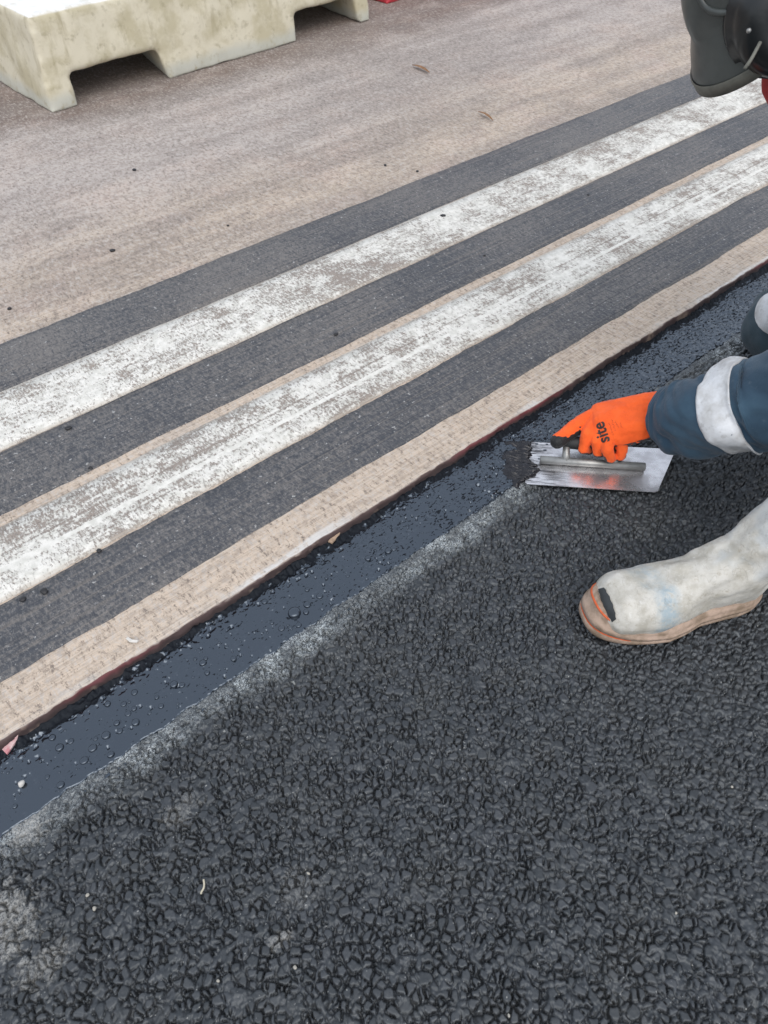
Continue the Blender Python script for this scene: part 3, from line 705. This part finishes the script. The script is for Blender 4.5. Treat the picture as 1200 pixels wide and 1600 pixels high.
# trousers
tr = organic([[(pelvis, .15), (hipL, .125)], [(pelvis, .15), (hipR, .125)], [(hipL, .12), (kneeL, .085)], [(kneeL, .085), (Vv_((.725, .755, .34)), .080)],
    [(hipR, .12), (kneeR + Vv_((0, 0, .012)), .088)], [(kneeR + Vv_((.01, 0, .005)), .083), (ankR, .075)]], .009, 3)
wrinkle(tr, .010, 15, 8)
for v in tr.vertices:
    if v.co.z < .003: v.co.z = .003
tr_bvh = BVHTree.FromPolygons([v.co.copy() for v in tr.vertices], [list(p.vertices) for p in tr.polygons])
trousers = own('trousers', tr, M['trouser'])
V, F = [], []; eye_ = Vector((0, 0, CAM_H))
for i in range(10):
    for j in range(30):
        a = 2 * math.pi * j / 30; r = i / 9 * (1 + .05 * math.sin(a * 3 + 1))
        d = (at_depth(1230 + 53 * r * math.cos(a), 493 + 37 * r * math.sin(a) + 6 * r * math.cos(a), 1.4) - eye_).normalized()
        h = tr_bvh.ray_cast(eye_ + d * .8, d); V.append((h[0] or eye_ + d * 1.5) - d * .0025)
        if i: n = i * 30 + j; m_ = i * 30 + (j + 1) % 30; F.append([n, m_, m_ - 30, n - 30])
own('knee_patch', pydata(V, F), M['tape'], trousers)
def leg_band(a, b, t0, t1, ra, rb):
    ps = [a.lerp(b, t0 + (t1 - t0) * k / 4) for k in range(5)]; fr_ = tube_frames(ps); rs = []
    for k, (p, (s, u, t)) in enumerate(zip(ps, fr_)):
        r = ra + (rb - ra) * k / 4
        rs.append([p + (s * math.cos(q) + u * math.sin(q)) * (r + .004 * mnoise.noise(Vector((math.cos(q) * 2, math.sin(q) * 2, k * .4)))) for q in [2 * math.pi * j / 40 for j in range(40)]])
    return own('reflective_band', pydata(*loft(rs, False, False)), M['tape'], trousers)
leg_band(kneeR + Vv_((0, 0, .012)), hipR, .10, .34, .101, .112); leg_band(kneeL, hipL, .2, .45, .095, .106)

# glove holding the trowel
G = lambda x, y, z: at(x, y, z)
wt, wb = G(1020, 628, .105), G(1022, 668, .096)
K1, K2, K3, K4 = G(936, 643, .074), G(939, 659, .080), G(950, 674, .076), G(968, 687, .066)
T0, T1, T2, T3 = G(955, 643, .072), G(925, 652, .066), G(898, 669, .056), G(871, 690, .046)
B1, B2, B3 = G(918, 677, .064), G(912, 701, .040), G(920, 704, .024)
C1, C2, C3 = G(932, 690, .060), G(934, 707, .038), G(940, 708, .024)
D1, D2, D3 = G(949, 703, .056), G(953, 716, .036), G(958, 714, .022)
E1, E2, E3 = G(972, 703, .048), G(968, 713, .033), G(972, 712, .022)
gl = organic([[(wt, .021), (wb, .021), (K1, .0175), (K2, .0165), (K3, .0165), (K4, .0155), (G(975, 640, .085), .02)],
    [(G(1040, 630, .125), .024), (G(1040, 668, .118), .024), (wt, .021), (wb, .021)],
    [(T0, .019), (T1, .0175)], [(T1, .0178), (T2, .0172)], [(T2, .0172), (T3, .0150)],
    [(K1, .0160), (B1, .0122)], [(B1, .0122), (B2, .0105)], [(B2, .0105), (B3, .0095)],
    [(K2, .0150), (C1, .0112)], [(C1, .0112), (C2, .0098)], [(C2, .0098), (C3, .0090)],
    [(K3, .0150), (D1, .0120)], [(D1, .0120), (D2, .0104)], [(D2, .0104), (D3, .0094)],
    [(K4, .0140), (E1, .0112)], [(E1, .0112), (E2, .0098)], [(E2, .0098), (E3, .0090)]], .0016, 5)
wrinkle(gl, .0011, 60, 2)
coat = gl.attributes.new('coat', 'FLOAT', 'POINT')
tdir = (T3 - T1).normalized(); low = Vector((.05, -.62, -.78)).normalized()
gl_no = arrays(gl)[1]
for v in gl.vertices:
    vn = Vector(gl_no[v.index])
    c = 1. if vn.dot(Vector((0, .05, -1))) > .22 else 0.
    d = v.co - T1; s = d.dot(tdir); perp = (d - tdir * s).length
    if s > .012 and perp < .024:
        f = vn.dot(low)
        L_ = (T3 - T1).length
        c = 1. if f > .02 - .9 * max(0, (s - L_ * .82) / .02) else 0.
    for tip, r in ((B3, .012), (C3, .012), (D3, .012), (E3, .014)):
        if (v.co - tip).length < r and v.co.z < tip.z + .004: c = 1.
    coat.data[v.index].value = c
gl.update()
gl_bvh = BVHTree.FromPolygons([v.co.copy() for v in gl.vertices], [list(p.vertices) for p in gl.polygons])
glove = own('glove', gl, M['glove'])
# the word printed across the knuckles
view = (G(948, 668, .09) - Vector((0, 0, CAM_H))).normalized()
tx_o, tx_x = G(953, 689, .088), (G(938, 644, .088) - G(953, 689, .088)).normalized()
nrm = -view; tx_y = nrm.cross(tx_x).normalized()
if (tx_y.x > 0): tx_y = -tx_y
def print_on_glove(verts2d, faces, name, mat, off=.0007):
    P = []
    for x, y in verts2d:
        s = tx_o + tx_x * x + tx_y * y
        hit = gl_bvh.ray_cast(s - view * .15, view)
        P.append((hit[0] if hit[0] else s) - view * off)
    return own(name, pydata(P, faces), mat, glove, smooth=False)
cu = bpy.data.curves.new('word', 'FONT'); cu.body = 'site'; cu.size = .030; cu.offset = .0007; cu.resolution_u = 3
to = bpy.data.objects.new('word', cu); COL.objects.link(to); dg = bpy.context.evaluated_depsgraph_get(); dg.update()
tm = bpy.data.meshes.new_from_object(to.evaluated_get(dg)); bpy.data.objects.remove(to)
bm = bmesh.new(); bm.from_mesh(tm); bmesh.ops.triangulate(bm, faces=bm.faces[:])
for _ in range(2): bmesh.ops.subdivide_edges(bm, edges=[e for e in bm.edges if e.calc_length() > .0025], cuts=1, use_grid_fill=False); bmesh.ops.triangulate(bm, faces=bm.faces[:])
bm.verts.index_update(); xs = [v.co.x for v in bm.verts]; x0, x1 = min(xs), max(xs); sc = .055 / (x1 - x0)
print_on_glove([((v.co.x - x0) * sc, v.co.y * sc * .80) for v in bm.verts], [[v.index for v in f.verts] for f in bm.faces], 'printed_word', M['ink']); bm.free()
v2, f2 = [], []
for row, (yy, xa, xb) in enumerate(((-.010, .012, .046), (-.016, .020, .052), (-.022, .026, .044), (-.029, .022, .036))):
    x = xa
    while x < xb:
        l = random.uniform(.0008, .0026); hh = random.uniform(.0012, .0030); y = yy + random.uniform(-.0008, .0008); b = len(v2)
        sk = random.uniform(-.001, .001)
        v2 += [(x, y), (x + l * .45, y), (x + l * .45 + sk, y + hh), (x + sk, y + hh)]; f2.append([b, b + 1, b + 2, b + 3]); x += l + random.uniform(.0004, .0016)
print_on_glove(v2, f2, 'small_print', M['rink'])
# right glove resting on the thigh (out of the picture)
gr = [[(wristR, .03), (wristR + Vv_((-.02, 0, -.07)), .03)]]
pb = wristR + Vv_((-.02, 0, -.075))
for j, (dy, ln) in enumerate(((-.028, .06), (-.009, .07), (.010, .066), (.028, .052))):
    a = pb + Vv_((0, dy, 0)); b = a + Vv_((-.02, dy * .3, -ln * .55)); c = b + Vv_((.015, 0, -ln * .45)); gr += [[(a, .011), (b, .010)], [(b, .010), (c, .009)]]
gr += [[(wristR + Vv_((-.02, -.03, -.03)), .013), (wristR + Vv_((-.045, -.05, -.07)), .011)]]
g2 = organic(gr, .003, 3); g2.attributes.new('coat', 'FLOAT', 'POINT'); own('glove', g2, M['glove'])

# boots: foot axis along local x (toe at 0), sole on z = 0
def boot_at(matrix, parent, patch=None):
    foot = organic([
        [(Vv_((.054, -.013, .050)), .042), (Vv_((.058, .011, .050)), .042), (Vv_((.105, -.018, .047)), .043), (Vv_((.105, .014, .047)), .043)],
        [(Vv_((.105, -.018, .047)), .043), (Vv_((.105, .014, .047)), .043), (Vv_((.175, 0, .078)), .039), (Vv_((.18, .008, .042)), .034), (Vv_((.18, -.008, .042)), .034)],
        [(Vv_((.175, 0, .078)), .039), (Vv_((.250, 0, .110)), .050), (Vv_((.265, 0, .048)), .038), (Vv_((.18, 0, .042)), .036)],
        [(Vv_((.250, 0, .110)), .050), (Vv_((.298, 0, .185)), .054)], [(Vv_((.298, 0, .185)), .054), (Vv_((.400, .008, .345)), .068)]], .0042, 4)
    co, no = arrays(foot)                                    # flex creases at the ankle
    x, y, z = co.T
    w = .0022 * np.sin((x - z * .9) * 130 + y * 30 + 2 * np.sin(y * 60)) * np.clip(1 - np.abs(z - .12) / .06, 0, 1) * (x > .13) * (z > .08)
    co += no * w[:, None]; foot.vertices.foreach_set('co', co.ravel()); foot.update()
    wrinkle(foot, .0024, 26, 6); wrinkle(foot, .0006, 75, 16)
    bt = link('boot', foot, M['boot'], parent); bt.matrix_local = matrix
    def ring(z, grow):
        P = []
        for j in range(56):
            a = 2 * math.pi * j / 56; c, s = math.cos(a), math.sin(a)
            x = .152 - .150 * (abs(c) ** .78) * (1 if c > 0 else -1)
            w = .058 - .017 * sstep(np.array(x), .125, .185) + .004 * sstep(np.array(x), .22, .27)
            y = float(w) * (abs(s) ** .72) * (1 if s > 0 else -1)
            d = Vector((x - .15, y, 0)); d.normalize()
            toe = max(0, (.085 - x) / .085) ** 1.3
            zz = z * (1 + .75 * toe) + .008 * toe
            P.append(Vector((x, y, zz)) + d * (grow - toe * max(0, z - .012) * .42))
        return P
    prof = [(0., -.004), (.002, .002), (.006, .0050), (.012, .0052), (.0130, .0026), (.0145, .0026), (.0155, .0058), (.022, .0058), (.0228, .0030), (.029, .0034), (.036, -.002)]
    so = link('sole', pydata(*loft([ring(z, g) for z, g in prof])), M['sole'], bt)
    # foxing lines around the toe
    for z, mat, r, na, nb in ((.0125, M['orange'], .0012, 9, 13), (.0320, M['orange'], .0022, 6, 10)):
        pts = [p for p in ring(z, .0030 if z < .02 else .0005)]; half = pts[-na:] + pts[:nb]
        link('foxing_line', tube(half, r, 6), mat, bt)
    bv = BVHTree.FromPolygons([v.co.copy() for v in foot.vertices], [list(p.vertices) for p in foot.polygons])
    if patch:                                                # dark worn patch at the toe tip
        V, F = [], []; mi = (PI_.inverted() @ matrix).inverted(); eye_ = mi @ Vector((0, 0, CAM_H))
        for i in range(13):
            t = i / 12; q = lambda p: p[0] * (1 - t) ** 2 + p[1] * 2 * t * (1 - t) + p[2] * t * t
            L_, R_ = q([Vector(c) for c in patch[0]]), q([Vector(c) for c in patch[1]])
            for j in range(5):
                c = L_.lerp(R_, .5 + (j / 4 - .5) * (.35 + .6 * math.sin(math.pi * (.08 + .84 * t)) ** .6 + .10 * math.sin(i * 2.1))); d = ((mi @ at_depth(c.x, c.y, 1.)) - eye_).normalized()
                h = bv.ray_cast(eye_, d); V.append((h[0] if h[0] else eye_ + d * 1.1) - d * .0030)
                if i and j: n = len(V) - 1; F.append([n, n - 1, n - 6, n - 5])
        link('toe_patch', pydata(V, F), M['charcoal'], bt)
    return bt
Mb = PI_ @ Matrix.Translation((.320, .660, .002)) @ Matrix.Rotation(math.radians(11.5), 4, 'Z')
boot_at(Mb, person, (((932, 921), (942, 946), (954, 974)), ((946, 917), (957, 940), (965, 966))))
Mb2 = PI_ @ Matrix.Translation((1.27, 1.42, .03)) @ Matrix.Rotation(math.radians(6), 4, 'Z') @ Matrix.Rotation(math.radians(80), 4, 'Y') @ Matrix.Translation((-.15, 0, 0))
boot_at(Mb2, person)

# helmet: shell, peak, trim, ear defender
def shell_ring(phi_n, th, grow=0.):
    P = []
    for j in range(phi_n):
        a = 2 * math.pi * j / phi_n; c, s = math.cos(a), math.sin(a)
        rf, rs, rk = .138 + grow, .112 + grow, .125 + grow
        x, y, z = rf * math.sin(th) * c, rs * math.sin(th) * s, rk * math.cos(th)
        bump_ = .006 * math.exp(-((y) / .030) ** 2) * (1 if c > -.6 else .3) * min(1, th * 2)
        m = 1 + bump_ / .125
        P.append((x * m, y * m, z * m))
    return P
HB = Matrix.Translation(head_c + k_dir * .048) @ Matrix((f_dir, s_dir, k_dir)).transposed().to_4x4()
HN = 72
rings = [shell_ring(HN, th) for th in np.linspace(.02, math.pi / 2, 18)]
def brim(d, dz, fr_):
    P = []
    for j in range(HN):
        a = 2 * math.pi * j / HN; c, s = math.cos(a), math.sin(a)
        pk = max(0, (c + .05) / 1.05) ** .7 * fr_
        g = d + pk * .016
        P.append(((.138 + g) * c, (.112 + d + pk * .006) * s, -dz - pk * .042))
    return P
rings += [brim(.004, .006, .15), brim(.008, .010, .5), brim(.010, .013, 1.), brim(.011, .018, 1.03), brim(.008, .022, 1.0), brim(.002, .018, .5), brim(-.006, .010, .12)]
inn = [shell_ring(HN, th, -.006) for th in np.linspace(math.pi / 2, .02, 10)]
me = pydata(*loft(rings + inn)); me.transform(HB)
helmet = own('helmet', me, M['helmet'])
lip = [brim(.0115, .0135, 1.03), brim(.0128, .0150, 1.05), brim(.0125, .0300, 1.05), brim(.0085, .0310, 1.02)]
V, F = loft(lip, False, False); me = pydata(V, F); me.transform(HB); own('helmet_trim', me, M['lip'], helmet)
def hl(x, y, z): return HB @ Vector((x, y, z))
for sgn in (1, -1):
    def on_shell(th, a):
        th, a = math.radians(th), math.radians(a)
        return hl(.139 * math.sin(th) * math.cos(a), sgn * .113 * math.sin(th) * math.sin(a), .126 * math.cos(th))
    pts = [on_shell(89, 100), on_shell(87, 62), on_shell(82, 38), on_shell(74, 21), on_shell(58, 15), on_shell(30, 14)]
    own('shell_rib', tube(spline(pts, 6), .0042 if sgn > 0 else .0022, 8), M['helmet'], helmet)
    cup = []
    mc = (HB @ HB.inverted() @ at_depth(1240, 36, .90) - s_dir * .036) if sgn > 0 else hl(-.01, -.105, -.05)
    for r, d in ((.0, .036), (.016, .037), (.020, .034), (.024, .0365), (.034, .033), (.042, .024), (.045, .010), (.044, -.002), (.048, -.008), (.046, -.022), (.034, -.028)):
        cup.append([mc + f_dir * (r * 1.30 * math.cos(a)) + k_dir * (r * 1.5 * math.sin(a)) + s_dir * (sgn * d) for a in [2 * math.pi * j / 40 for j in range(40)]])
    V, F = loft(cup); cm = pydata(V, F); own('ear_defender', cm, M['muff'], helmet)
    if sgn > 0:
        own('defender_clip', tube(spline([at_depth(1163, 108, .897), at_depth(1174, 92, .890), at_depth(1188, 66, .888)], 5), .0022, 8), M['lip'], helmet)
        bm = bmesh.new(); bmesh.ops.create_uvsphere(bm, u_segments=12, v_segments=8, radius=.0030, matrix=Matrix.Translation(at_depth(1170, 48, .893)))
        me = bpy.data.meshes.new('rivet'); bm.to_mesh(me); bm.free(); own('rivet', me, M['spine'], helmet)
    own('slot_rim', tube(spline([hl(.128, sgn * .062, -.026), hl(.122, sgn * .072, -.030), hl(.112, sgn * .084, -.026), hl(.118, sgn * .078, -.020), hl(.128, sgn * .062, -.026)], 5), .0016, 6), M['muff'], helmet)
    own('defender_arm', tube(spline([hl(.03, sgn * .118, .010), hl(.012, sgn * .142, -.015), hl(-.010, sgn * .146, -.045)], 5), .0040, 8), M['spine'], helmet)
    own('chin_strap', tube(spline([hl(.03, sgn * .100, -.01), hl(.045, sgn * .085, -.07), hl(.05, sgn * .05, -.125), hl(.055, 0, -.150)], 6), .005, 8), M['redcloth'], helmet)

# ------------------------------------------------------------------ small things lying about
def pebble(name, p, r, mat, label, cat, group=None, flat=.6, seed=0):
    bm = bmesh.new(); bmesh.ops.create_icosphere(bm, subdivisions=2, radius=1)
    rr = random.Random(seed); sx, sy = rr.uniform(.7, 1.3), rr.uniform(.6, 1.)
    for v in bm.verts: v.co *= 1 + .35 * mnoise.noise(v.co * 1.4 + Vector((seed * 3.1, 0, 0)))
    me = bpy.data.meshes.new('p'); bm.to_mesh(me); bm.free()
    o = link(name, me, mat); o.matrix_world = Matrix.Translation(p + Vector((0, 0, r * flat * .75))) @ Matrix.Rotation(rr.uniform(0, 6), 4, 'Z') @ Matrix.Diagonal((r * sx, r * sy, r * flat, 1))
    return tag(o, label, cat, group)
def leaf(p0, p1, w, label):
    L = (p1 - p0); n = L.cross(Vector((0, 0, 1))).normalized(); V, F = [], []
    for i in range(9):
        t = i / 8; ww = w * math.sin(math.pi * min(1, t * .96 + .02)) ** .8; c = p0 + L * t + Vector((0, 0, .004 + .006 * math.sin(t * 3.1)))
        V += [c + n * ww + Vector((0, 0, .003)), c, c - n * ww + Vector((0, 0, .002))]
        if i: b = 3 * i; F += [[b - 3, b - 2, b + 1, b], [b - 2, b - 1, b + 2, b + 1]]
    me = pydata(V, F)
    me = evaluated(me, lambda o: setattr(o.modifiers.new('s', 'SOLIDIFY'), 'thickness', .0008))
    return tag(link('dry_leaf', me, M['leaf']), label, 'leaf', 'dry leaves on the road')
leaf(at(644, 104, ZR), at(671, 116, ZR), .009, 'long brown dry leaf on the grey road beyond the stripes, farther one')
leaf(at(747, 177, ZR), at(770, 191, ZR), .006, 'thin brown dry leaf just beyond the top dark stripe, nearer one')
crumbs = [(210, 266, .010, 'black crumb alone on the pale road below the cream barrier'), (15, 483, .009, 'black crumb at the left edge above the dark stripes'),
    (176, 392, .010, 'brownish crumb on the beige road left of centre, above the stripes'), (356, 353, .007, 'small dark crumb close above the top dark stripe'),
    (602, 259, .010, 'flat black crumb just above the top dark stripe near the middle'), (652, 268, .008, 'black crumb touching the upper edge of the top dark stripe'),
    (692, 338, .012, 'large black crumb on the far white line'), (757, 400, .007, 'black crumb on the middle dark stripe, right of centre'), (919, 305, .007, 'black crumb on the middle dark stripe towards the helmet'),
    (525, 523, .010, 'dull black lump on the middle dark stripe at centre'), (107, 670, .011, 'black lump on the middle dark stripe at left'), (70, 925, .012, 'round black lump on the near dark stripe at lower left'), (36, 937, .009, 'black lump on the near dark stripe beside the round one'),
    (155, 861, .008, 'black crumb on the upper edge of the near dark stripe'), (142, 732, .008, 'black crumb on the lower edge of the middle dark stripe')]
for i, (x, y, r, lb) in enumerate(crumbs):
    pebble('tar_crumb', at(x, y, ZR + .001), r * .62, M['crumb'], lb, 'tar crumb', 'tar crumbs dropped on the old road', .45, i)
pebble('stone_chip', at(35, 1226, .002), .0055, M['chip'], 'white stone chip stuck in the wet tar at lower left', 'stone chip', None, .8, 41)
for i, (x, y, r, lb) in enumerate(((137, 1399, .004, 'pale pebble in the new asphalt at lower left'), (148, 1420, .004, 'cream pebble below the pale one in the new asphalt'), (482, 1365, .003, 'pale grit grain near the middle of the new asphalt'), (461, 1512, .004, 'pale pebble below the dust patch in the asphalt'), (341, 1533, .003, 'white grit grain in the asphalt near the bottom'), (795, 1587, .003, 'yellowish grit grain at the bottom edge of the asphalt'), (1143, 1230, .0035, 'pale grit grain in the asphalt right of the boot toe'), (1056, 1427, .003, 'pale grit grain in the asphalt at lower right'))):
    pebble('grit_grain', at(x, y, -.001), r * .72, M['grit'], lb, 'grit', 'pale grit in the new asphalt', .7, 60 + i)
# fibre, splinter, flakes
pts = [at(x, y, .002) for x, y in ((318, 1374), (319, 1381), (318, 1388), (315, 1393), (314, 1397))]
tag(link('fibre', tube(spline(pts, 4), .0013, 6), M['string']), 'short cream fibre lying on the new asphalt', 'fibre')
def slab(name, pts, th, mat, label, cat, seed):
    n = len(pts); top = [p + Vector((0, 0, th * random.uniform(.7, 1.3))) for p in pts]; V = list(pts) + top; c = sum(top, Vector()) / n + Vector((0, 0, th * .3)); V.append(c)
    F = [[i, (i + 1) % n, n + (i + 1) % n, n + i] for i in range(n)] + [[n + i, n + (i + 1) % n, 2 * n] for i in range(n)]
    return tag(link(name, pydata(V, F), mat, smooth=False), label, cat)
slab('splinter', [at(x, y, z) for x, y, z in ((513, 849, .004), (519, 850, .004), (528, 840, .005), (537, 826, .010), (539, 817, .016), (534, 818, .017), (526, 826, .011), (518, 838, .006))], .004, M['wood'], 'tan splinter leaning on the cut edge above the tar', 'splinter', 1)
slab('paint_flake', [at(x, y, z) for x, y, z in ((2, 1170, .003), (12, 1180, .002), (17, 1172, .003), (27, 1158, .004), (30, 1150, .008), (18, 1154, .010), (6, 1160, .008))], .003, M['flake'], 'pinkish white paint flake peeled from the cut edge at far left', 'paint flake', 2)
slab('paper_scrap', [at(x, y, ZR + .001) for x, y in ((197, 999), (203, 1004), (214, 1005), (217, 1002), (208, 1001), (201, 997))], .003, M['chip'], 'tiny white scrap on the beige rim of the old road', 'scrap', 3)

for o in LATE: COL.objects.link(o)
